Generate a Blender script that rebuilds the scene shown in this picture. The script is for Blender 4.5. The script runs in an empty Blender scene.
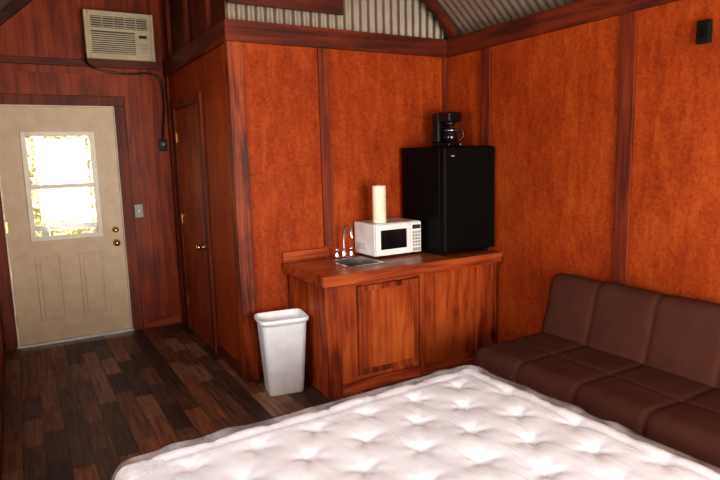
import bpy, bmesh, math, random
from mathutils import Vector, Matrix, noise
random.seed(7)
S = bpy.context.scene
COL = S.collection

# ------------------------------------------------------------------ materials
def newmat(name):
    m = bpy.data.materials.new(name); m.use_nodes = True
    nt = m.node_tree; b = nt.nodes['Principled BSDF']
    return m, nt, b

def simple(name, col, rough=.5, metal=0., coat=0., bump=0., bscale=200., spec=.5):
    m, nt, b = newmat(name)
    N = nt.nodes; L = nt.links
    tc = N.new('ShaderNodeTexCoord')
    nz = N.new('ShaderNodeTexNoise'); nz.inputs['Scale'].default_value = 9; nz.inputs['Detail'].default_value = 4
    L.new(tc.outputs['Object'], nz.inputs['Vector'])
    r = N.new('ShaderNodeValToRGB')
    r.color_ramp.elements[0].position = .3; r.color_ramp.elements[1].position = .7
    r.color_ramp.elements[0].color = (col[0]*.9, col[1]*.9, col[2]*.9, 1)
    r.color_ramp.elements[1].color = (min(1, col[0]*1.06), min(1, col[1]*1.06), min(1, col[2]*1.06), 1)
    L.new(nz.outputs['Fac'], r.inputs['Fac']); L.new(r.outputs['Color'], b.inputs['Base Color'])
    b.inputs['Roughness'].default_value = rough; b.inputs['Metallic'].default_value = metal
    b.inputs['Coat Weight'].default_value = coat
    b.inputs['Specular IOR Level'].default_value = spec
    if bump > 0:
        n2 = N.new('ShaderNodeTexNoise'); n2.inputs['Scale'].default_value = bscale
        L.new(tc.outputs['Object'], n2.inputs['Vector'])
        bp = N.new('ShaderNodeBump'); bp.inputs['Strength'].default_value = bump; bp.inputs['Distance'].default_value = .002
        L.new(n2.outputs['Fac'], bp.inputs['Height']); L.new(bp.outputs['Normal'], b.inputs['Normal'])
    return m

def wood(name, dark, mid, light, axis='Z', grain=22., stretch=.06, rough=.5, chips=0., mott=.5, knots=False, spec=.35, lo=.41, hi=.60):
    m, nt, b = newmat(name)
    N = nt.nodes; L = nt.links
    tc = N.new('ShaderNodeTexCoord'); oi = N.new('ShaderNodeObjectInfo')
    mul = N.new('ShaderNodeVectorMath'); mul.operation = 'SCALE'; mul.inputs['Scale'].default_value = 13.
    cmb = N.new('ShaderNodeCombineXYZ')
    for i in range(3): L.new(oi.outputs['Random'], cmb.inputs[i])
    L.new(cmb.outputs[0], mul.inputs[0])
    add = N.new('ShaderNodeVectorMath'); add.operation = 'ADD'
    L.new(tc.outputs['Object'], add.inputs[0]); L.new(mul.outputs[0], add.inputs[1])
    mp = N.new('ShaderNodeMapping')
    sc = [1, 1, 1]; sc['XYZ'.index(axis)] = stretch
    mp.inputs['Scale'].default_value = sc
    L.new(add.outputs[0], mp.inputs['Vector'])
    g = N.new('ShaderNodeTexNoise'); g.inputs['Scale'].default_value = grain; g.inputs['Detail'].default_value = 7
    g.inputs['Roughness'].default_value = .62; g.inputs['Distortion'].default_value = .6
    L.new(mp.outputs[0], g.inputs['Vector'])
    big = N.new('ShaderNodeTexNoise'); big.inputs['Scale'].default_value = 2.4; big.inputs['Detail'].default_value = 5
    L.new(add.outputs[0], big.inputs['Vector'])
    mx = N.new('ShaderNodeMix'); mx.data_type = 'FLOAT'; mx.inputs['Factor'].default_value = mott
    L.new(g.outputs['Fac'], mx.inputs['A']); L.new(big.outputs['Fac'], mx.inputs['B'])
    src = mx.outputs['Result']
    if chips > 0:
        vo = N.new('ShaderNodeTexNoise'); vo.inputs['Scale'].default_value = 24; vo.inputs['Detail'].default_value = 6
        vo.inputs['Roughness'].default_value = .75; vo.inputs['Distortion'].default_value = 1.8
        L.new(add.outputs[0], vo.inputs['Vector'])
        m2 = N.new('ShaderNodeMix'); m2.data_type = 'FLOAT'; m2.inputs['Factor'].default_value = chips
        L.new(src, m2.inputs['A']); L.new(vo.outputs['Fac'], m2.inputs['B']); src = m2.outputs['Result']
    r = N.new('ShaderNodeValToRGB'); cr = r.color_ramp
    cr.elements[0].position = lo; cr.elements[0].color = (*dark, 1)
    cr.elements[1].position = hi; cr.elements[1].color = (*light, 1)
    e = cr.elements.new(.5); e.color = (*mid, 1)
    L.new(src, r.inputs['Fac']); out = r.outputs['Color']
    if knots:
        v = N.new('ShaderNodeTexVoronoi'); v.inputs['Scale'].default_value = 5.
        mk = N.new('ShaderNodeMapping'); s2 = [1, 1, 1]; s2['XYZ'.index(axis)] = .45; mk.inputs['Scale'].default_value = s2
        L.new(add.outputs[0], mk.inputs['Vector']); L.new(mk.outputs[0], v.inputs['Vector'])
        kr = N.new('ShaderNodeValToRGB'); kr.color_ramp.elements[0].position = .06; kr.color_ramp.elements[0].color = (.18, .12, .1, 1)
        kr.color_ramp.elements[1].position = .2; kr.color_ramp.elements[1].color = (1, 1, 1, 1)
        L.new(v.outputs['Distance'], kr.inputs['Fac'])
        mm = N.new('ShaderNodeMix'); mm.data_type = 'RGBA'; mm.blend_type = 'MULTIPLY'; mm.inputs['Factor'].default_value = .9
        L.new(out, mm.inputs['A']); L.new(kr.outputs['Color'], mm.inputs['B']); out = mm.outputs['Result']
    L.new(out, b.inputs['Base Color'])
    b.inputs['Roughness'].default_value = rough; b.inputs['Specular IOR Level'].default_value = spec
    bp = N.new('ShaderNodeBump'); bp.inputs['Strength'].default_value = .2; bp.inputs['Distance'].default_value = .003
    L.new(src, bp.inputs['Height']); L.new(bp.outputs['Normal'], b.inputs['Normal'])
    return m

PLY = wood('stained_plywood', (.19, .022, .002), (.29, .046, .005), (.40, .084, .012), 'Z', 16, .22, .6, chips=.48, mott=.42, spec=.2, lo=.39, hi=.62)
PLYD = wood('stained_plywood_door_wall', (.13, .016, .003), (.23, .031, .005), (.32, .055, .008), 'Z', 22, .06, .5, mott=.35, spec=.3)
DARKW = wood('dark_upper_boards', (.05, .008, .003), (.10, .014, .004), (.14, .022, .006), 'Z', 18, .1, .6, mott=.5)
TRIMZ = wood('stained_pine_vertical', (.06, .008, .003), (.19, .029, .004), (.31, .058, .009), 'Z', 26, .06, .5, mott=.35, knots=True)
TRIMX = wood('stained_pine_along_x', (.05, .007, .003), (.11, .015, .004), (.17, .026, .006), 'X', 26, .06, .55, mott=.35)
TRIMY = wood('stained_pine_along_y', (.05, .007, .003), (.11, .015, .004), (.17, .026, .006), 'Y', 26, .06, .55, mott=.35)
BATT = wood('stained_batten', (.08, .010, .003), (.14, .019, .004), (.20, .032, .006), 'Z', 26, .06, .55, mott=.35)
CABZ = wood('cabinet_plywood', (.19, .028, .005), (.31, .058, .011), (.43, .10, .020), 'Z', 20, .1, .5, mott=.4, spec=.25)
CABF = wood('cabinet_frame_z', (.11, .017, .004), (.25, .042, .009), (.38, .08, .018), 'Z', 28, .06, .5, mott=.35, knots=True, spec=.25)
CABX = wood('cabinet_frame_x', (.13, .021, .005), (.28, .050, .011), (.40, .09, .02), 'X', 28, .06, .45, mott=.35, knots=True, spec=.3)
TOPW = wood('countertop_wood', (.22, .042, .012), (.34, .078, .022), (.46, .125, .04), 'X', 24, .05, .32, mott=.35, spec=.5)
RAFT = wood('rafter_wood', (.04, .007, .003), (.08, .012, .004), (.12, .02, .006), 'X', 20, .1, .6)

WHITE = simple('white_plastic', (.80, .79, .76), .35, bump=.05)
BINW = simple('bin_plastic', (.80, .83, .84), .4)
CREAM = simple('cream_door_paint', (.60, .45, .29), .45)
CREAMW = simple('window_frame_white', (.78, .72, .60), .4)
ACM = simple('ac_casing_beige', (.50, .42, .28), .5)
ACD = simple('ac_grille_dark', (.08, .065, .045), .6)
BLACK = simple('black_enamel', (.0035, .0032, .003), .55, spec=.12)
BLACKG = simple('black_gloss_plastic', (.008, .008, .008), .25, spec=.4)
DGLASS = simple('dark_glass', (.008, .008, .010), .08)
CHROME = simple('chrome', (.75, .75, .77), .15, 1.)
STEEL = simple('brushed_steel', (.55, .54, .52), .3, 1.)
BRASS = simple('brass', (.75, .50, .20), .25, 1.)
GALV = simple('galvanised_metal', (.34, .29, .235), .45, .7)
GREY = simple('grey_plastic', (.35, .34, .32), .5)
LCD = simple('display_dark', (.03, .05, .04), .2)
PAPER = simple('paper_towel', (.82, .74, .58), .9, bump=.3, bscale=150)
CARD = simple('cardboard_core', (.35, .24, .13), .9)
SOFA = simple('brown_microfibre', (.078, .030, .021), 1., bump=.6, bscale=260, spec=.02)
SOFAD = simple('sofa_frame_dark', (.02, .012, .01), .6)
BASEF = simple('bed_base_fabric', (.10, .09, .085), .9, bump=.2)

def mattress_mat():
    m, nt, b = newmat('plastic_covered_ticking'); N = nt.nodes; L = nt.links
    tc = N.new('ShaderNodeTexCoord')
    n0 = N.new('ShaderNodeTexNoise'); n0.inputs['Scale'].default_value = 14; n0.inputs['Detail'].default_value = 2
    L.new(tc.outputs['Object'], n0.inputs['Vector'])
    r = N.new('ShaderNodeValToRGB'); r.color_ramp.elements[0].position = .3; r.color_ramp.elements[0].color = (.82, .83, .86, 1)
    r.color_ramp.elements[1].position = .6; r.color_ramp.elements[1].color = (.86, .88, .91, 1)
    L.new(n0.outputs['Fac'], r.inputs['Fac']); L.new(r.outputs['Color'], b.inputs['Base Color'])
    b.inputs['Roughness'].default_value = .7
    b.inputs['Coat Weight'].default_value = .9; b.inputs['Coat Roughness'].default_value = .1
    mp = N.new('ShaderNodeMapping'); mp.inputs['Scale'].default_value = (1, .45, 1); mp.inputs['Rotation'].default_value = (0, 0, .5)
    L.new(tc.outputs['Object'], mp.inputs['Vector'])
    n = N.new('ShaderNodeTexNoise'); n.inputs['Scale'].default_value = 9; n.inputs['Detail'].default_value = 2; n.inputs['Distortion'].default_value = 1.2
    L.new(mp.outputs[0], n.inputs['Vector'])
    bp = N.new('ShaderNodeBump'); bp.inputs['Strength'].default_value = .7; bp.inputs['Distance'].default_value = .02
    L.new(n.outputs['Fac'], bp.inputs['Height']); L.new(bp.outputs['Normal'], b.inputs['Coat Normal'])
    return m
MATT = mattress_mat()

def clear(name, fac, rough):
    m, nt, b = newmat(name); N = nt.nodes; L = nt.links
    N.remove(b); o = N['Material Output']
    t = N.new('ShaderNodeBsdfTransparent')
    g = N.new('ShaderNodeBsdfGlossy'); g.inputs['Roughness'].default_value = rough
    mix = N.new('ShaderNodeMixShader'); mix.inputs[0].default_value = fac
    L.new(t.outputs[0], mix.inputs[1]); L.new(g.outputs[0], mix.inputs[2])
    L.new(mix.outputs[0], o.inputs['Surface']); return m
GLASS = clear('window_glass', .06, .02)
def wrapmat():
    m, nt, b = newmat('clear_plastic_wrap'); N = nt.nodes; L = nt.links
    o = N['Material Output']
    b.inputs['Base Color'].default_value = (.92, .93, .95, 1); b.inputs['Roughness'].default_value = .12
    t = N.new('ShaderNodeBsdfTransparent'); mix = N.new('ShaderNodeMixShader')
    tc = N.new('ShaderNodeTexCoord'); n = N.new('ShaderNodeTexNoise'); n.inputs['Scale'].default_value = 10; n.inputs['Detail'].default_value = 2
    L.new(tc.outputs['Object'], n.inputs['Vector'])
    r = N.new('ShaderNodeMapRange'); r.inputs['From Min'].default_value = .35; r.inputs['From Max'].default_value = .65
    r.inputs['To Min'].default_value = .08; r.inputs['To Max'].default_value = .3
    L.new(n.outputs['Fac'], r.inputs['Value']); L.new(r.outputs[0], mix.inputs[0])
    L.new(t.outputs[0], mix.inputs[1]); L.new(b.outputs[0], mix.inputs[2]); L.new(mix.outputs[0], o.inputs['Surface'])
    return m
WRAP = wrapmat()

def floor_mat():
    m, nt, b = newmat('rustic_plank_floor'); N = nt.nodes; L = nt.links
    tc = N.new('ShaderNodeTexCoord')
    mp = N.new('ShaderNodeMapping'); mp.inputs['Rotation'].default_value = (0, 0, math.radians(90))
    L.new(tc.outputs['Object'], mp.inputs['Vector'])
    br = N.new('ShaderNodeTexBrick')
    br.inputs['Color1'].default_value = (0, 0, 0, 1); br.inputs['Color2'].default_value = (1, 1, 1, 1)
    br.inputs['Mortar'].default_value = (.5, .5, .5, 1)
    br.inputs['Scale'].default_value = 1.; br.inputs['Mortar Size'].default_value = .0015
    br.inputs['Brick Width'].default_value = .40; br.inputs['Row Height'].default_value = .11
    br.offset = .37; br.offset_frequency = 2
    L.new(mp.outputs[0], br.inputs['Vector'])
    r = N.new('ShaderNodeValToRGB'); cr = r.color_ramp; cr.interpolation = 'CONSTANT'
    cols = [(0, (.065, .034, .024)), (.15, (.17, .078, .044)), (.3, (.10, .052, .036)), (.42, (.25, .125, .072)), (.55, (.13, .066, .044)),
            (.68, (.22, .088, .042)), (.8, (.075, .040, .030)), (.9, (.28, .16, .10))]
    cr.elements[0].position = 0; cr.elements[0].color = (*cols[0][1], 1)
    cr.elements[1].position = .9; cr.elements[1].color = (*cols[-1][1], 1)
    for p, c in cols[1:-1]:
        e = cr.elements.new(p); e.color = (*c, 1)
    L.new(br.outputs['Color'], r.inputs['Fac'])
    mg = N.new('ShaderNodeMapping'); mg.inputs['Scale'].default_value = (1, .06, 1)
    L.new(tc.outputs['Object'], mg.inputs['Vector'])
    g = N.new('ShaderNodeTexNoise'); g.inputs['Scale'].default_value = 45; g.inputs['Detail'].default_value = 7; g.inputs['Roughness'].default_value = .7
    L.new(mg.outputs[0], g.inputs['Vector'])
    gr = N.new('ShaderNodeValToRGB'); gr.color_ramp.elements[0].position = .35; gr.color_ramp.elements[0].color = (.45, .42, .40, 1)
    gr.color_ramp.elements[1].position = .65; gr.color_ramp.elements[1].color = (1.35, 1.33, 1.33, 1)
    L.new(g.outputs['Fac'], gr.inputs['Fac'])
    mm = N.new('ShaderNodeMix'); mm.data_type = 'RGBA'; mm.blend_type = 'MULTIPLY'; mm.inputs['Factor'].default_value = 1
    L.new(r.outputs['Color'], mm.inputs['A']); L.new(gr.outputs['Color'], mm.inputs['B'])
    m3 = N.new('ShaderNodeMix'); m3.data_type = 'RGBA'
    L.new(br.outputs['Fac'], m3.inputs['Factor']); L.new(mm.outputs['Result'], m3.inputs['A']); m3.inputs['B'].default_value = (.008, .005, .004, 1)
    L.new(m3.outputs['Result'], b.inputs['Base Color'])
    b.inputs['Roughness'].default_value = .5; b.inputs['Specular IOR Level'].default_value = .3
    bp = N.new('ShaderNodeBump'); bp.inputs['Strength'].default_value = .3; bp.inputs['Distance'].default_value = .002
    L.new(g.outputs['Fac'], bp.inputs['Height']); L.new(bp.outputs['Normal'], b.inputs['Normal'])
    return m
FLOOR = floor_mat()

# ------------------------------------------------------------------ geometry helpers
def finish(name, bm, mats, parent=None, smooth=False, loc=None, rot=None):
    bmesh.ops.recalc_face_normals(bm, faces=bm.faces)
    me = bpy.data.meshes.new(name); bm.to_mesh(me); bm.free()
    if not isinstance(mats, (list, tuple)): mats = [mats]
    for m in mats: me.materials.append(m)
    if smooth:
        for p in me.polygons: p.use_smooth = True
    o = bpy.data.objects.new(name, me); COL.objects.link(o)
    if parent: o.parent = parent
    if loc: o.location = loc
    if rot: o.rotation_euler = rot
    return o

def add_box(bm, lo, hi, mi=0, bevel=0., seg=2):
    v = []
    for z in (lo[2], hi[2]):
        for y in (lo[1], hi[1]):
            for x in (lo[0], hi[0]):
                v.append(bm.verts.new((x, y, z)))
    fs = [(0, 1, 3, 2), (4, 6, 7, 5), (0, 4, 5, 1), (2, 3, 7, 6), (0, 2, 6, 4), (1, 5, 7, 3)]
    faces = [bm.faces.new([v[i] for i in f]) for f in fs]
    for f in faces: f.material_index = mi
    if bevel > 0:
        ed = list({e for f in faces for e in f.edges})
        r = bmesh.ops.bevel(bm, geom=ed, offset=bevel, segments=seg, affect='EDGES', profile=.5)
        for f in r['faces']: f.material_index = mi

def box(name, lo, hi, mat, parent=None, bevel=0., loc=None, rot=None):
    bm = bmesh.new(); add_box(bm, lo, hi, 0, bevel)
    return finish(name, bm, mat, parent, False, loc, rot)

def boxes(name, lst, mats, parent=None, bevel=0., loc=None, rot=None):
    bm = bmesh.new()
    for it in lst:
        add_box(bm, it[0], it[1], it[2] if len(it) > 2 else 0, bevel)
    return finish(name, bm, mats, parent, False, loc, rot)

def prism_y(name, poly, y0, y1, mat, parent=None):
    bm = bmesh.new()
    a = [bm.verts.new((x, y0, z)) for x, z in poly]; b = [bm.verts.new((x, y1, z)) for x, z in poly]
    bm.faces.new(a); bm.faces.new(b[::-1])
    n = len(poly)
    for i in range(n):
        bm.faces.new((a[i], b[i], b[(i+1) % n], a[(i+1) % n]))
    return finish(name, bm, mat, parent)

def empty(name, loc=(0, 0, 0), rot=(0, 0, 0)):
    o = bpy.data.objects.new(name, None); COL.objects.link(o)
    o.location = loc; o.rotation_euler = rot; o.empty_display_size = .1
    return o

def lathe(bm, prof, n=32, mi=0):
    rings = []
    for r, z in prof:
        if r < 1e-6: rings.append([bm.verts.new((0, 0, z))])
        else: rings.append([bm.verts.new((r*math.cos(2*math.pi*i/n), r*math.sin(2*math.pi*i/n), z)) for i in range(n)])
    for a, b in zip(rings[:-1], rings[1:]):
        for i in range(n):
            j = (i+1) % n
            if len(a) == 1 and len(b) == 1: continue
            if len(a) == 1: f = bm.faces.new((a[0], b[i], b[j]))
            elif len(b) == 1: f = bm.faces.new((a[i], a[j], b[0]))
            else: f = bm.faces.new((a[i], a[j], b[j], b[i]))
            f.material_index = mi; f.smooth = True

def lathe_obj(name, prof, mat, parent=None, n=32, loc=None, rot=None):
    bm = bmesh.new(); lathe(bm, prof, n); return finish(name, bm, mat, parent, True, loc, rot)

def tube(name, pts, rad, mat, parent=None, smooth=True):
    cu = bpy.data.curves.new(name, 'CURVE'); cu.dimensions = '3D'; cu.bevel_depth = rad; cu.bevel_resolution = 4
    cu.use_fill_caps = True
    sp = cu.splines.new('NURBS' if smooth else 'POLY'); sp.points.add(len(pts)-1)
    for p, c in zip(sp.points, pts): p.co = (*c, 1)
    if smooth: sp.order_u = 4; sp.use_endpoint_u = True; sp.resolution_u = 10
    o = bpy.data.objects.new(name, cu); COL.objects.link(o); o.data.materials.append(mat)
    dg = bpy.context.evaluated_depsgraph_get()
    me = bpy.data.meshes.new_from_object(o.evaluated_get(dg))
    bpy.data.objects.remove(o)
    for p in me.polygons: p.use_smooth = True
    o = bpy.data.objects.new(name, me); COL.objects.link(o)
    if parent: o.parent = parent
    return o

def puffy(name, size, r, step, disp, mat, parent=None, loc=None, rot=None):
    hx, hy, h = size[0]/2, size[1]/2, size[2]
    half = Vector((hx, hy, h/2)); inner = Vector((hx-r, hy-r, h/2-r))
    bm = bmesh.new(); cache = {}
    def vert(p):
        k = (round(p[0], 5), round(p[1], 5), round(p[2], 5))
        if k in cache: return cache[k]
        q = Vector([max(-inner[i], min(inner[i], p[i])) for i in range(3)])
        d = Vector(p)-q; n = d.normalized(); w = q+n*r
        w += n*disp(w, n)
        w.z += h/2
        cache[k] = bm.verts.new(w); return cache[k]
    cnt = [max(2, int(round(2*half[i]/step))) for i in range(3)]
    for ax in range(3):
        u, v = [(1, 2), (0, 2), (0, 1)][ax]
        for s in (-1, 1):
            for i in range(cnt[u]):
                for j in range(cnt[v]):
                    q = []
                    for (a, b_) in ((i, j), (i+1, j), (i+1, j+1), (i, j+1)):
                        p = [0, 0, 0]; p[ax] = s*half[ax]
                        p[u] = -half[u]+2*half[u]*a/cnt[u]; p[v] = -half[v]+2*half[v]*b_/cnt[v]
                        q.append(vert(p))
                    if len(set(q)) >= 3:
                        try: bm.faces.new(q)
                        except ValueError: pass
    return finish(name, bm, mat, parent, True, loc, rot)

# ------------------------------------------------------------------ room constants
XL, XR, XP = -.22, 3.09, 1.28
YB, YK, YD = -1.7, 3.84, 5.67
PL0, PL1 = 2.32, 2.455
SL = .9; XM = (XL+XR)/2
def zr(x, base=2.56): return base + SL*min(XR-x, x-XL)

box('floor', (XL-.1, YB-.1, -.08), (XR+.1, YD+.1, 0), FLOOR)
box('wall_right', (XR, YB-.1, 0), (XR+.1, YD+.1, 2.465), PLY)
# two unseen windows added to the left wall to bring in side light
LW = [(-1.1, .45), (2.0, 3.2)]
WZ0, WZ1 = .95, 2.1
boxes('wall_left', [((XL-.1, YB-.1, 0), (XL, LW[0][0], 2.465)), ((XL-.1, LW[0][1], 0), (XL, LW[1][0], 2.465)), ((XL-.1, LW[1][1], 0), (XL, YD+.1, 2.465))]
      + [((XL-.1, a, 0), (XL, b, WZ0)) for a, b in LW] + [((XL-.1, a, WZ1), (XL, b, 2.465)) for a, b in LW], PLY)
BX0, BX1, BZ1 = .3, 2.3, 2.1
boxes('wall_back', [((XL, YB-.1, 0), (BX0, YB, 2.5)), ((BX1, YB-.1, 0), (XR, YB, 2.5)), ((BX0, YB-.1, BZ1), (BX1, YB, 2.5))], PLY)
prism_y('wall_back_gable', [(XL-.1, 2.465), (XR+.1, 2.465), (XM, zr(XM)-.005)], YB-.1, YB-.002, DARKW)
DX0, DX1, DZ1 = -.13, .82, 2.06
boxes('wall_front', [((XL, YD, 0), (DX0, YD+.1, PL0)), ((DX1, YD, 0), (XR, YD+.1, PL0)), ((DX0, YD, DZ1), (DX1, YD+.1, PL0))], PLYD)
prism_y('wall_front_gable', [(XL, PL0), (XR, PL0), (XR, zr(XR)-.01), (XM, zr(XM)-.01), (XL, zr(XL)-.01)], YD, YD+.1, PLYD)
box('wall_kitchen', (XP, YK, 0), (XR, YK+.1, PL1), PLY)
box('wall_partition', (XP, YK+.1, 0), (XP+.1, YD, PL1), PLY)
box('wall_partition_upper', (XP+.02, YK+.1, PL1), (XP+.08, YD, 3.86), DARKW)
for i, y in enumerate((4.25, 4.85, 5.45)):
    box('trim_loft_stud_%d' % i, (XP-.012, y, PL1), (XP+.02, y+.06, 3.8), BATT)

def trim(name, lo, hi, mat, bev=.003): return box(name, lo, hi, mat, None, bev)
trim('trim_plate_right', (XR-.03, YB, PL0), (XR, YK-.03, PL1), TRIMY)
trim('trim_plate_left', (XL, YB, PL0), (XL+.03, YD-.03, PL1), TRIMY)
trim('trim_plate_kitchen', (XP-.03, YK-.03, PL0), (XR, YK, PL1), TRIMX)
trim('trim_plate_partition', (XP-.03, YK, PL0), (XP, YD-.03, PL1), TRIMY)
trim('trim_plate_front', (XL, YD-.03, PL0+.06), (XP, YD, PL1-.02), TRIMX)
trim('trim_batten_kitchen', (1.92, YK-.02, .90), (1.995, YK, PL0), BATT)
trim('trim_corner_kitchen', (XR-.055, YK-.02, .83), (XR, YK, PL0), BATT)
trim('trim_batten_right_1', (XR-.02, 3.33, 0), (XR, 3.43, PL0), BATT)
trim('trim_batten_right_2', (XR-.02, 2.15, 0), (XR, 2.25, PL0), BATT)
trim('trim_batten_right_3', (XR-.02, .95, 0), (XR, 1.05, PL0), BATT)
trim('trim_post_corner', (XP-.018, YK-.02, 0), (XP+.085, YK, PL0), TRIMZ)
trim('trim_post_side', (XP-.018, YK, 0), (XP, YK+.09, PL0), TRIMZ)
trim('trim_corner_partition', (XP-.018, 5.58, 0), (XP, YD, PL0), TRIMZ)
boxes('trim_loft_collar', [((XP, YK-.03, 2.56), (2.13, YK+.0, 2.65)), ((2.07, YK-.029, 2.65), (2.13, YK-.001, 3.2))], [RAFT])
trim('baseboard_kitchen', (XP+.085, YK-.015, 0), (1.6, YK, .09), TRIMX)
trim('baseboard_partition_1', (XP-.015, YK+.09, 0), (XP, 4.515, .09), TRIMY)
trim('baseboard_front', (.905, YD-.015, 0), (XP-.018, YD, .09), CABX)
trim('baseboard_right', (XR-.015, YB, 0), (XR, .95, .09), TRIMY)
trim('baseboard_left', (XL, YB, 0), (XL+.015, YD-.03, .09), TRIMY)

def corr(t, amp=.009, per=.068): return amp*math.sin(2*math.pi*t/per)
def roof(name, side):
    bm = bmesh.new(); y0, y1 = YB-.15, YD+.15; n = int((y1-y0)/.0085)
    xe = (XR+.14) if side > 0 else (XL-.14)
    prev = None
    for i in range(n+1):
        y = y0+(y1-y0)*i/n; c = corr(y)
        a = bm.verts.new((XM, y, zr(XM)+c)); b = bm.verts.new((xe, y, zr(xe)+c))
        if prev: bm.faces.new((prev[0], a, b, prev[1]))
        prev = (a, b)
    return finish(name, bm, GALV, None, True)
roof('roof_slope_right', 1); roof('roof_slope_left', -1)
bm = bmesh.new(); prev = None; n = 230
for i in range(n+1):
    x = XP+.0+(XR-XP)*i/n; y = YK+.045+corr(x)
    a = bm.verts.new((x, y, PL1)); b = bm.verts.new((x, y, zr(x)-.01))
    if prev: bm.faces.new((prev[0], a, b, prev[1]))
    prev = (a, b)
finish('wall_loft_metal', bm, GALV, None, True)

for k, y in enumerate((3.735, 2.50, 1.28, .06, -1.16, 5.59)):
    for s in (1, -1):
        bm = bmesh.new()
        xe = XR if s > 0 else XL
        lo0 = zr(xe, 2.455); lo1 = zr(XM, 2.455)
        P = [(xe, lo0), (XM, lo1), (XM, lo1+.09), (xe, lo0+.09)]
        a = [bm.verts.new((x, y, z)) for x, z in P]; b = [bm.verts.new((x, y+.045, z)) for x, z in P]
        bm.faces.new(a); bm.faces.new(b[::-1])
        for i in range(4): bm.faces.new((a[i], b[i], b[(i+1) % 4], a[(i+1) % 4]))
        finish('beam_rafter_%s%d' % ('r' if s > 0 else 'l', k), bm, RAFT)
box('beam_ridge', (XM-.02, YB, zr(XM, 2.455)-.08), (XM+.02, YD, zr(XM, 2.455)+.02), RAFT)

# ------------------------------------------------------------------ exterior door
D = empty('door_1')
yd = YD+.02
dx0, dx1 = -.11, .80
wx0, wx1, wz0, wz1 = .065, .625, .91, 1.83
boxes('door_slab', [((dx0, yd, .02), (wx0, yd+.045, 2.04)), ((wx1, yd, .02), (dx1, yd+.045, 2.04)),
                    ((wx0, yd, .02), (wx1, yd+.045, wz0)), ((wx0, yd, wz1), (wx1, yd+.045, 2.04))], CREAM, D)
def ring(name, x0, x1, z0, z1, w, y0, y1, mat, par, bev=.004):
    return boxes(name, [((x0, y0, z0), (x0+w, y1, z1)), ((x1-w, y0, z0), (x1, y1, z1)),
                 ((x0+w, y0, z0), (x1-w, y1, z0+w)), ((x0+w, y0, z1-w), (x1-w, y1, z1))], mat, par, bev)
ring('window_surround', wx0-.005, wx1+.005, wz0-.005, wz1+.005, .04, yd-.018, yd+.0, CREAMW, D)
boxes('window_sash', [((wx0+.035, yd-.01, 1.35), (wx1-.035, yd+.02, 1.385)), ((wx0, yd+.002, wz0), (wx0+.03, yd+.04, wz1)),
                      ((wx1-.03, yd+.002, wz0), (wx1, yd+.04, wz1))], CREAMW, D, .002)
box('window_glass', (wx0+.02, yd+.02, wz0+.01), (wx1-.02, yd+.024, wz1-.01), GLASS, D)
for i, (a, b) in enumerate(((.075, .275), (.415, .615))):
    ring('panel_moulding_%d' % i, a, b, .20, .77, .018, yd-.009, yd+.001, CREAM, D, .004)
    box('panel_raised_%d' % i, (a+.035, yd-.007, .235), (b-.035, yd+.001, .735), CREAM, D, .004)
for nm, z, r in (('deadbolt', .955, .026), ('door_knob', .835, .03)):
    o = lathe_obj(nm, [(0, 0), (r, 0), (r, .006), (.012, .01), (.012, .03), (r*.75, .038), (r*.9, .052), (r*.6, .065), (0, .068)], BRASS, D,
                  loc=(.735, yd, z), rot=(math.radians(90), 0, 0))
box('threshold', (DX0, YD-.03, 0), (DX1, YD+.09, .02), STEEL, D, .003)
boxes('door_casing', [((DX0-.085, YD-.022, 0), (DX0+.01, YD, DZ1-.01)), ((DX1-.01, YD-.022, 0), (DX1+.08, YD, DZ1-.01)),
                      ((DX0-.085, YD-.022, DZ1-.01), (DX1+.08, YD, DZ1+.075))], [BATT], D, .003)
boxes('door_jamb', [((DX0, YD, 0), (dx0-.003, YD+.1, DZ1)), ((dx1+.003, YD, 0), (DX1, YD+.1, DZ1)), ((DX0, YD, 2.043), (DX1, YD+.1, DZ1))], [CREAMW], D)
boxes('hinges', [((dx0-.006, yd-.006, z), (dx0+.012, yd+.001, z+.09)) for z in (.2, 1.0, 1.75)], [BRASS], D)

C = empty('door_2')
box('door_slab', (XP-.012, 4.62, .012), (XP-.0005, 5.38, 2.0), CABZ, C, .002)
boxes('door_casing', [((XP-.024, 4.53, 0), (XP-.0005, 4.615, 2.075)), ((XP-.024, 5.385, 0), (XP-.0005, 5.47, 2.075)),
                      ((XP-.024, 4.615, 2.003), (XP-.0005, 5.385, 2.075))], [BATT], C, .003)
lathe_obj('door_knob', [(0, 0), (.03, 0), (.03, .006), (.012, .01), (.012, .03), (.024, .038), (.029, .052), (.02, .065), (0, .068)], BRASS, C,
          loc=(XP-.012, 4.70, .86), rot=(0, math.radians(-90), 0))
boxes('hinges', [((XP-.02, 5.372, z), (XP-.011, 5.388, z+.08)) for z in (.25, 1.0, 1.72)], [BRASS], C)

sw = empty('light_switch')
box('plate', (.912, YD-.007, 1.05), (.984, YD-.0005, 1.17), GREY, sw, .003)
box('toggle', (.942, YD-.018, 1.098), (.954, YD-.006, 1.122), WHITE, sw, .002)
ob = empty('wall_outlet')
box('outlet_box', (1.165, YD-.03, 1.65), (1.235, YD-.0005, 1.76), BLACKG, ob, .004)
box('outlet_face', (1.175, YD-.034, 1.665), (1.225, YD-.029, 1.745), BLACKG, ob, .002)
box('plug', (1.185, YD-.062, 1.70), (1.215, YD-.033, 1.735), GREY, ob, .005)
ms = empty('wall_switch_box')
box('box', (XR-.035, 1.735, 2.075), (XR-.0005, 1.80, 2.19), BLACKG, ms, .004)
box('rocker', (XR-.042, 1.75, 2.105), (XR-.034, 1.785, 2.16), BLACK, ms, .003)

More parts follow.
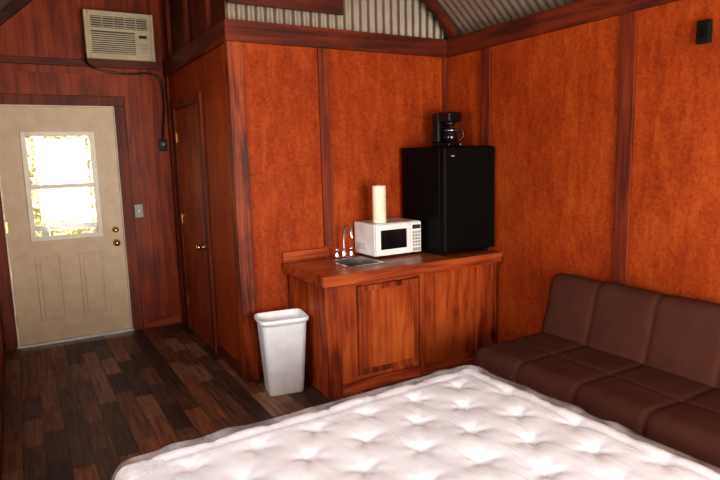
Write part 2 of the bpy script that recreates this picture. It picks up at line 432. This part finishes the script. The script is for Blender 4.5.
# ------------------------------------------------------------------ air conditioner
A = empty('air_conditioner')
ax0, ax1, az0, az1, ay = .615, 1.155, 2.435, 2.815, YD-.16
box('casing', (ax0, ay+.012, az0), (ax1, YD-.001, az1), ACM, A, .008)
ring('front_bezel', ax0-.008, ax1+.008, az0-.006, az1+.008, .03, ay-.01, ay+.02, ACM, A, .006)
box('front_panel', (ax0+.02, ay, az0+.02), (ax1-.02, ay+.013, az1-.02), ACM, A, .003)
box('louver_recess', (ax0+.04, ay-.002, az1-.13), (ax1-.04, ay+.002, az1-.035), ACD, A)
boxes('louvers', [((ax0+.045, ay-.012, az1-.125+i*.019), (ax1-.045, ay-.001, az1-.119+i*.019)) for i in range(5)]
      + [((ax0+.04+i*.09, ay-.013, az1-.13), (ax0+.045+i*.09, ay-.001, az1-.035)) for i in range(6)], [ACM], A)
box('intake_recess', (ax0+.04, ay-.002, az0+.04), (ax1-.15, ay+.002, az1-.155), ACD, A)
boxes('intake_slats', [((ax0+.04, ay-.008, az0+.045+i*.0175), (ax1-.15, ay-.001, az0+.053+i*.0175)) for i in range(10)], [ACM], A)
box('control_panel', (ax1-.135, ay-.006, az0+.045), (ax1-.04, ay+.001, az1-.16), ACM, A, .003)
boxes('control_buttons', [((ax1-.12, ay-.011, az0+.06+i*.03), (ax1-.055, ay-.005, az0+.075+i*.03)) for i in range(3)], [GREY], A, .002)
box('display', (ax1-.12, ay-.009, az1-.2), (ax1-.055, ay-.005, az1-.175), LCD, A)
tube('power_cord', [(ax0+.01, ay+.03, 2.48), (ax0-.02, ay+.03, 2.44), (ax0-.015, YD-.045, 2.39), (.75, YD-.042, 2.34), (.95, YD-.042, 2.32), (1.1, YD-.042, 2.35),
                    (1.2, YD-.042, 2.33), (1.24, YD-.042, 2.22), (1.235, YD-.04, 2.05), (1.215, YD-.05, 1.9), (1.2, YD-.06, 1.80), (1.2, YD-.07, 1.745), (1.2, YD-.055, 1.72)],
     .008, BLACKG, A)

# ------------------------------------------------------------------ kitchenette cabinet
K = empty('kitchen_cabinet')
cx0, cx1, cy0, cy1, ch = 1.63, XR-.022, 3.25, YK-.001, .785
tx0, ty0 = 1.59, 3.20
box('side_panel', (cx0, cy0+.02, 0), (cx0+.02, cy1, ch), CABZ, K)
box('back_panel', (cx0+.02, cy1-.012, 0), (cx1, cy1, ch), CABZ, K)
box('bottom_shelf', (cx0+.02, cy0+.02, .08), (cx1, cy1-.012, .1), CABZ, K)
box('front_plywood', (cx0+.0, cy0+.008, .0), (cx1, cy0+.02, ch), CABZ, K)
boxes('face_frame_stiles', [((a, cy0-.012, 0), (b, cy0+.008, ch)) for a, b in ((cx0-.005, cx0+.09), (2.35, 2.39), (2.87, 2.91), (cx1-.05, cx1))], [CABF], K, .002)
box('toe_rail', (cx0+.09, cy0-.010, 0), (cx1-.05, cy0+.008, .075), CABX, K, .002)
box('top_rail', (cx0+.09, cy0-.010, ch-.06), (cx1-.05, cy0+.008, ch), CABX, K, .002)
a, b = 1.845, 2.335
ring('door_frame', a, b, .11, .715, .035, cy0-.022, cy0-.0, CABF, K, .002)
box('door_panel', (a+.03, cy0-.012, .14), (b-.03, cy0-.002, .69), CABZ, K, .001)
box('stile_inner', (1.72, cy0-.004, .075), (1.845, cy0+.008, ch-.06), CABZ, K)
boxes('side_frame', [((cx0-.014, cy0-.01, 0), (cx0, cy0+.07, ch)), ((cx0-.014, cy1-.06, 0), (cx0, cy1, ch)),
                     ((cx0-.014, cy0+.07, ch-.06), (cx0, cy1-.06, ch))], [CABF], K, .002)
sx0, sx1, sy0, sy1 = 1.87, 2.13, 3.37, 3.66
tz0, tz1 = ch, .82
boxes('countertop', [((tx0, ty0, tz0), (sx0, YK-.001, tz1)), ((sx1, ty0, tz0), (XR-.001, YK-.001, tz1)),
                     ((sx0, ty0, tz0), (sx1, sy0, tz1)), ((sx0, sy1, tz0), (sx1, YK-.001, tz1))], [TOPW], K)
box('countertop_edge', (tx0-.01, ty0-.014, tz0-.035), (XR-.022, ty0, tz1), CABX, K, .004)
box('countertop_edge_side', (tx0-.014, ty0, tz0-.035), (tx0, YK-.001, tz1), CABX, K, .004)
trim('trim_backsplash', (tx0-.01, YK-.035, tz1+.001), (1.915, YK-.001, tz1+.075), CABX)
SK = empty('kitchen_sink')
boxes('rim', [((sx0-.02, sy0-.02, tz1+.0005), (sx1+.02, sy0+.008, tz1+.005)), ((sx0-.02, sy1-.008, tz1+.0005), (sx1+.02, sy1+.02, tz1+.005)),
              ((sx0-.02, sy0+.008, tz1+.0005), (sx0+.008, sy1-.008, tz1+.005)), ((sx1-.008, sy0+.008, tz1+.0005), (sx1+.02, sy1-.008, tz1+.005))], [STEEL], SK)
boxes('basin', [((sx0+.002, sy0+.002, tz1-.13), (sx0+.008, sy1-.002, tz1+.0005)), ((sx1-.008, sy0+.002, tz1-.13), (sx1-.002, sy1-.002, tz1+.0005)),
                ((sx0+.008, sy0+.002, tz1-.13), (sx1-.008, sy0+.008, tz1+.0005)), ((sx0+.008, sy1-.008, tz1-.13), (sx1-.008, sy1-.002, tz1+.0005)),
                ((sx0+.002, sy0+.002, tz1-.136), (sx1-.002, sy1-.002, tz1-.13))], [STEEL], SK)
lathe_obj('drain', [(0, 0), (.03, 0), (.034, .003), (.028, .005), (0, .003)], CHROME, SK, loc=((sx0+sx1)/2, (sy0+sy1)/2, tz1-.13))
F = empty('faucet')
fx, fy, fz = 2.03, 3.735, tz1+.001
boxes('deck_plate', [((fx-.08, fy-.022, fz), (fx+.08, fy+.022, fz+.012))], [CHROME], F, .005)
lathe_obj('spout_base', [(.02, 0), (.02, .02), (.014, .035), (.011, .06), (0, .06)], CHROME, F, loc=(fx, fy, fz+.012))
tube('spout', [(fx, fy, fz+.03), (fx, fy, fz+.12), (fx, fy, fz+.20), (fx, fy-.03, fz+.245), (fx, fy-.09, fz+.245), (fx, fy-.12, fz+.20), (fx, fy-.125, fz+.16)], .0095, CHROME, F)
for s in (-1, 1):
    lathe_obj('handle_%d' % (s+2), [(.016, 0), (.016, .012), (.010, .025), (.010, .04), (.017, .045), (.015, .06), (0, .062)], CHROME, F, loc=(fx+s*.06, fy, fz+.012))

# ------------------------------------------------------------------ microwave
M = empty('microwave', (2.165, 3.50, tz1+.001), (0, 0, 0))
mw, md, mh = .40, .31, .235
box('body', (0, .02, .015), (mw, md, .015+mh), WHITE, M, .008)
box('door', (0.003, 0, .02), (mw*.76, .02, .01+mh), WHITE, M, .006)
box('control_panel', (mw*.765, 0, .02), (mw-.003, .02, .01+mh), WHITE, M, .006)
box('door_window', (.04, -.003, .065), (mw*.66, .001, .205), DGLASS, M, .002)
box('display', (mw*.79, -.003, .195), (mw*.97, .001, .225), LCD, M)
boxes('buttons', [((mw*.79+i*.025, -.003, .065+j*.024), (mw*.79+i*.025+.019, .001, .065+j*.024+.017)) for i in range(3) for j in range(5)], [GREY], M)
box('open_button', (mw*.79, -.004, .03), (mw*.97, .001, .055), GREY, M, .003)
boxes('side_vents', [((-.001, .16+i*.018, .05), (.001, .167+i*.018, .10)) for i in range(7)], [GREY], M)
boxes('feet', [((x, y, 0), (x+.03, y+.03, .016)) for x in (.03, mw-.06) for y in (.04, md-.06)], [BLACKG], M)

PT = empty('paper_towel_roll', (2.255, 3.59, tz1+.2525))
bm = bmesh.new()
lathe(bm, [(.02, .0), (.046, 0), (.049, .004), (.049, .266), (.046, .27), (.02, .27), (.02, 0)], 36)
finish('roll', bm, PAPER, PT, True)
bm = bmesh.new(); lathe(bm, [(.0185, .002), (.0198, .002), (.0198, .268), (.0185, .268), (.0185, .002)], 24)
finish('core', bm, CARD, PT, True)

# ------------------------------------------------------------------ mini fridge
R = empty('mini_fridge', (2.595, 3.265, tz1+.001))
fw, fd, fh = .478, .53, .785
box('cabinet', (0, .055, .015), (fw, fd, fh), BLACK, R, .008)
box('door', (0, 0, .03), (fw, .048, fh-.004), BLACK, R, .012)
box('gasket', (.008, .047, .035), (fw-.008, .056, fh-.01), BLACK, R)
box('top_cap', (-.001, .05, fh-.02), (fw+.001, fd+.001, fh+.002), BLACK, R, .004)
box('handle_recess', (.01, -.004, .42), (.03, .002, .62), BLACK, R, .003)
box('badge', (.06, -.002, fh-.07), (.09, .001, fh-.062), GREY, R)
boxes('feet', [((x, y, 0), (x+.03, y+.03, .016)) for x in (.03, fw-.06) for y in (.06, fd-.06)], [BLACKG], R)

Q = empty('coffee_maker', (2.815, 3.48, tz1+fh+.0045), (0, 0, math.radians(8)))
Q.scale = (.86, .9, .98)
box('base', (0, 0, 0), (.17, .21, .03), BLACKG, Q, .008)
box('water_tank', (.01, .13, .028), (.16, .208, .26), BLACKG, Q, .01)
box('brew_head', (.008, .0, .185), (.162, .14, .262), BLACKG, Q, .014)
lathe_obj('filter_basket', [(0, .155), (.035, .155), (.055, .188), (0, .188)], BLACKG, Q, loc=(.085, .07, 0))
lathe_obj('carafe', [(0, .032), (.048, .032), (.058, .055), (.060, .08), (.052, .115), (.042, .13), (.046, .142), (0, .145)], DGLASS, Q, loc=(.085, .065, 0))
lathe_obj('carafe_band', [(.054, .118), (.056, .118), (.050, .132), (.047, .132), (.054, .118)], STEEL, Q, loc=(.085, .065, 0))
tube('carafe_handle', [(.135, .04, .128), (.165, .01, .13), (.185, -.005, .10), (.18, -.002, .065), (.15, .02, .05)], .008, BLACKG, Q)
box('switch', (.13, -.004, .008), (.15, .001, .022), GREY, Q)
lathe_obj('tank_lid_knob', [(.02, 0), (.018, .012), (0, .014)], BLACKG, Q, loc=(.085, .17, .258))

# ------------------------------------------------------------------ waste bin
def rrect(hx, hy, r, z, n=6):
    pts = []
    for cx, cy, a0 in ((hx-r, hy-r, 0), (-hx+r, hy-r, 90), (-hx+r, -hy+r, 180), (hx-r, -hy+r, 270)):
        for i in range(n+1):
            a = math.radians(a0+90*i/n); pts.append((cx+r*math.cos(a), cy+r*math.sin(a), z))
    return pts
bm = bmesh.new()
secs = [rrect(.105, .075, .03, .004), rrect(.115, .085, .035, 0), rrect(.120, .088, .038, .01), rrect(.150, .112, .045, .475), rrect(.153, .115, .045, .49),
        rrect(.162, .124, .05, .493), rrect(.165, .127, .05, .505), rrect(.164, .126, .05, .52), rrect(.160, .120, .048, .525), rrect(.155, .115, .046, .519), rrect(.146, .108, .045, .475), rrect(.115, .082, .035, .012)]
rg = [[bm.verts.new(p) for p in s] for s in secs]
for a, b in zip(rg[:-1], rg[1:]):
    n = len(a)
    for i in range(n): bm.faces.new((a[i], a[(i+1) % n], b[(i+1) % n], b[i]))
bm.faces.new(rg[0]); bm.faces.new(rg[-1])
finish('waste_bin', bm, BINW, None, True, (1.437, 3.545, 0.0), (0, 0, math.radians(-8)))

# ------------------------------------------------------------------ bed
bx, by, bw, bl = .985, .99, 1.56, 2.0
BR = math.radians(1.7)
E = empty('bed_base', (bx, by, 0), (0, 0, BR))
box('box_spring', (-bw/2+.02, -bl/2+.01, .13), (bw/2-.02, bl/2-.01, .30), BASEF, E, .015)
boxes('bed_legs', [((x-.03, y-.03, 0), (x+.03, y+.03, .131)) for x in (-.68, 0, .68) for y in (-.9, 0, .9)], [SOFAD], E, .004)
tufts = []
for j in range(-6, 7):
    for i in range(-4, 5):
        tufts.append((i*.225+(.1125 if j % 2 else 0), j*.165))
def mdisp(p, n):
    up = max(0., n.z)
    d = 0.
    if up > .2:
        for tx, ty in tufts:
            dx, dy = p.x-tx, p.y-ty; q = dx*dx+dy*dy
            if q < .03:
                an = math.atan2(dy, dx)
                d -= .016*math.exp(-q/.0005) + .008*math.exp(-q/.0035)*(1+.45*math.cos(5*an+tx*9))
        d += .006*noise.noise(Vector((p.x*5, p.y*5, 0)))
        e = min(bw/2-abs(p.x), bl/2-abs(p.y)); d -= .006*math.exp(-((e-.09)/.014)**2)
        d *= up
    elif n.z > -.2:
        d += .004*noise.noise(Vector((p.x*14, p.y*14, p.z*6)))
    return d
MT = empty('mattress', (bx, by, .305), (0, 0, BR))
puffy('mattress_body', (bw, bl, .29), .06, .012, mdisp, MATT, MT)
def skirt():
    bm = bmesh.new()
    hx, hy, r = bw/2, bl/2, .08
    path = []
    def seg(a, b):
        n = int((Vector(b)-Vector(a)).length/.008)
        for i in range(n): path.append(Vector(a).lerp(Vector(b), i/n))
    def arc(cx, cy, a0):
        for i in range(16):
            t = math.radians(a0+90*i/16); path.append(Vector((cx+r*math.cos(t), cy+r*math.sin(t))))
    seg((hx, -hy+r), (hx, hy-r)); arc(hx-r, hy-r, 0); seg((hx-r, hy), (-hx+r, hy)); arc(-hx+r, hy-r, 90)
    seg((-hx, hy-r), (-hx, -hy+r)); arc(-hx+r, -hy+r, 180); seg((-hx+r, -hy), (hx-r, -hy)); arc(hx-r, -hy+r, 270)
    sec = [(-.15, .291), (-.12, .293), (-.09, .295), (-.06, .298), (-.03, .296), (-.005, .286), (.008, .262), (.012, .23), (.012, .19), (.010, .14), (.008, .09), (.006, .04)]
    N_ = len(path); rows = []
    for i, p in enumerate(path):
        t = (path[(i+1) % N_]-path[i-1]).normalized(); nn = Vector((t.y, -t.x))
        row = []
        for j, (o, z) in enumerate(sec):
            w = noise.noise(Vector((p.x*9, p.y*9, j*.12)))
            oo = o+max(-.002, w*.014)*(1 if j > 4 else .3)
            row.append(bm.verts.new((p.x+nn.x*oo, p.y+nn.y*oo, z+(.009*max(0, w) if 0 < j < 6 else 0))))
        rows.append(row)
    for i in range(N_):
        a, b = rows[i], rows[(i+1) % N_]
        for j in range(len(sec)-1): bm.faces.new((a[j], b[j], b[j+1], a[j+1]))
    return finish('plastic_wrap', bm, WRAP, MT, True)
skirt()

# ------------------------------------------------------------------ sofa
SO = empty('sofa_bed', (0, 0, 0))
slen = 1.86; sy = 2.57-slen/2
nseg = 5
def seams(y):
    t = (y/slen+.5)*nseg; k = abs(t-round(t))*slen/nseg
    if round(t) in (0, nseg): return 0
    return math.exp(-(k/.012)**2)
def sdisp(p, n):
    t = (p.y/slen+.5)*nseg
    return .005*abs(math.sin(math.pi*t))**.6 - .006*seams(p.y) + .006*noise.noise(Vector((p.x*5, p.y*5, p.z*5)))
def seatdisp(p, n):
    d = sdisp(p, n)
    if n.z > .3: d += -.007*math.exp(-((p.x+.02)/.012)**2)
    return d
puffy('seat', (.60, slen, .20), .07, .013, seatdisp, SOFA, SO, loc=(2.53, sy, .225))
puffy('backrest', (.15, slen, .46), .07, .013, sdisp, SOFA, SO, loc=(2.835, sy, .335), rot=(0, math.radians(15), 0))
box('frame', (2.29, sy-slen/2+.04, .17), (2.82, sy+slen/2-.04, .225), SOFAD, SO, .006)
boxes('legs', [((x, y, 0), (x+.045, y+.045, .171)) for x in (2.32, 2.74) for y in (sy-slen/2+.1, sy-.02, sy+slen/2-.15)], [CHROME], SO, .006)

# ------------------------------------------------------------------ patio door out of view; left windows added for their light
for wi, (a, b) in enumerate(LW):
    W1 = empty('window_%d' % (wi+1)); mid = (a+b)/2
    boxes('frame', [((XL-.09, a, WZ0), (XL-.01, a+.05, WZ1)), ((XL-.09, b-.05, WZ0), (XL-.01, b, WZ1)),
                ((XL-.09, a+.05, WZ0), (XL-.01, b-.05, WZ0+.05)), ((XL-.09, a+.05, WZ1-.05), (XL-.01, b-.05, WZ1)),
                ((XL-.08, mid-.02, WZ0+.05), (XL-.02, mid+.02, WZ1-.05))], [CREAMW], W1)
D3 = empty('door_3')
boxes('patio_frame', [((BX0, YB-.09, 0), (BX0+.06, YB-.01, BZ1)), ((BX1-.06, YB-.09, 0), (BX1, YB-.01, BZ1)),
                ((BX0+.06, YB-.09, BZ1-.06), (BX1-.06, YB-.01, BZ1)), ((1.27, YB-.08, 0), (1.33, YB-.02, BZ1-.06)), ((BX0+.06, YB-.09, 0), (BX1-.06, YB-.01, .06))], [CREAMW], D3)

# ------------------------------------------------------------------ outdoors seen through the door glass
GRASS = simple('dry_grass', (.6, .55, .35), .95, bump=.5, bscale=30)
LEAF = simple('sunlit_leaves', (.55, .52, .22), .7)
BARK = simple('bark', (.35, .28, .2), .9)
DECK = simple('deck_wood', (.6, .48, .34), .8)
box('ground', (-25, -25, -.5), (25, 40, -.4), GRASS)
box('deck_floor', (-1.6, YD+.12, -.16), (3.2, YD+2.4, -.03), DECK)
dr = empty('deck_railing')
boxes('rails', [((-1.6, YD+2.2, .78), (3.2, YD+2.29, .83)), ((-1.6, YD+2.22, .08), (3.2, YD+2.26, .16))]
      + [((-1.6+i*.6, YD+2.2, -.03), (-1.52+i*.6, YD+2.28, .8)) for i in range(9)], [DECK], dr)
def tree(x, y, h, rr, seed):
    rnd = random.Random(seed)
    T = empty('tree', (x, y, -.4))
    lathe_obj('trunk', [(0, 0), (.14, 0), (.10, h*.4), (.05, h*.8), (0, h*.85)], BARK, T, 12)
    bm = bmesh.new()
    for k in range(2600):
        a = rnd.random()*6.283; zz = rnd.random()
        r = rr*math.sqrt(rnd.random())*math.sin(math.pi*(.12+.8*zz))
        c = Vector((r*math.cos(a), r*math.sin(a), .5+zz*(h-.3)))
        d1 = Vector((rnd.gauss(0, 1), rnd.gauss(0, 1), rnd.gauss(0, 1))).normalized()*rnd.uniform(.05, .12)
        d2 = d1.cross(Vector((rnd.gauss(0, 1), rnd.gauss(0, 1), rnd.gauss(0, 1)))).normalized()*rnd.uniform(.03, .06)
        bm.faces.new([bm.verts.new(c+d1), bm.verts.new(c+d2), bm.verts.new(c-d1), bm.verts.new(c-d2)])
    finish('foliage', bm, LEAF, T)
for i, (x, y, h, rr) in enumerate(((-1.6, 11, 4.5, 1.5), (.6, 12.5, 5.5, 1.8), (2.6, 11.5, 4.6, 1.5), (-.3, 15, 7, 2.2), (3.4, 15.5, 7, 2.4), (-3.4, 14, 6, 2.2))):
    tree(x, y, h, rr, i)

# ------------------------------------------------------------------ light
wd = bpy.data.worlds.new('World'); S.world = wd; wd.use_nodes = True
nt = wd.node_tree; bg = nt.nodes['Background']
sky = nt.nodes.new('ShaderNodeTexSky'); sky.sky_type = 'NISHITA'; sky.sun_disc = False
sky.sun_elevation = math.radians(45); sky.sun_rotation = math.radians(150)
nt.links.new(sky.outputs[0], bg.inputs[0]); bg.inputs[1].default_value = .38
def light(name, kind, loc, target, energy, color, sx=1, sy_=1):
    l = bpy.data.lights.new(name, kind); l.energy = energy; l.color = color
    if kind == 'AREA': l.shape = 'RECTANGLE'; l.size = sx; l.size_y = sy_
    o = bpy.data.objects.new(name, l); COL.objects.link(o); o.location = loc
    o.rotation_euler = (Vector(target)-Vector(loc)).to_track_quat('-Z', 'Y').to_euler(); return o
s = light('sun', 'SUN', (6, -8, 12), (0, 9, 0), 13, (1, .90, .74)); s.data.angle = .02
light('daylight_patio', 'AREA', (1.3, YB-.14, 1.1), (1.3, 3, 1.0), 235, (1, .95, .89), 1.85, 1.9)
light('daylight_window_near', 'AREA', (XL-.14, sum(LW[0])/2, 1.52), (3, .6, .7), 52, (1, .96, .92), 1.4, 1.05)  # added lamp at an unseen opening, brightens mattress and right wall
light('daylight_window_far', 'AREA', (XL-.14, sum(LW[1])/2, 1.52), (3, 3.6, .8), 26, (1, .94, .88), 1.1, 1.05)  # added lamp at an unseen opening, lifts partition, floor and kitchen wall

# ------------------------------------------------------------------ camera
cam = bpy.data.cameras.new('camera'); cam.lens = 29.25; cam.sensor_width = 36; cam.clip_start = .02
co = bpy.data.objects.new('camera', cam); COL.objects.link(co)
fwd = Vector((.497, .8555, -.1427)).normalized(); right = Vector((.8625, -.506, -.0268))
right = (right-fwd*right.dot(fwd)).normalized(); up = right.cross(fwd).normalized()
m = Matrix((right, up, -fwd)).transposed().to_4x4(); m.translation = Vector((0, 0, 1.56))
co.matrix_world = m
S.camera = co
S.view_settings.view_transform = 'Standard'
try: S.view_settings.look = 'Medium High Contrast'
except Exception: pass
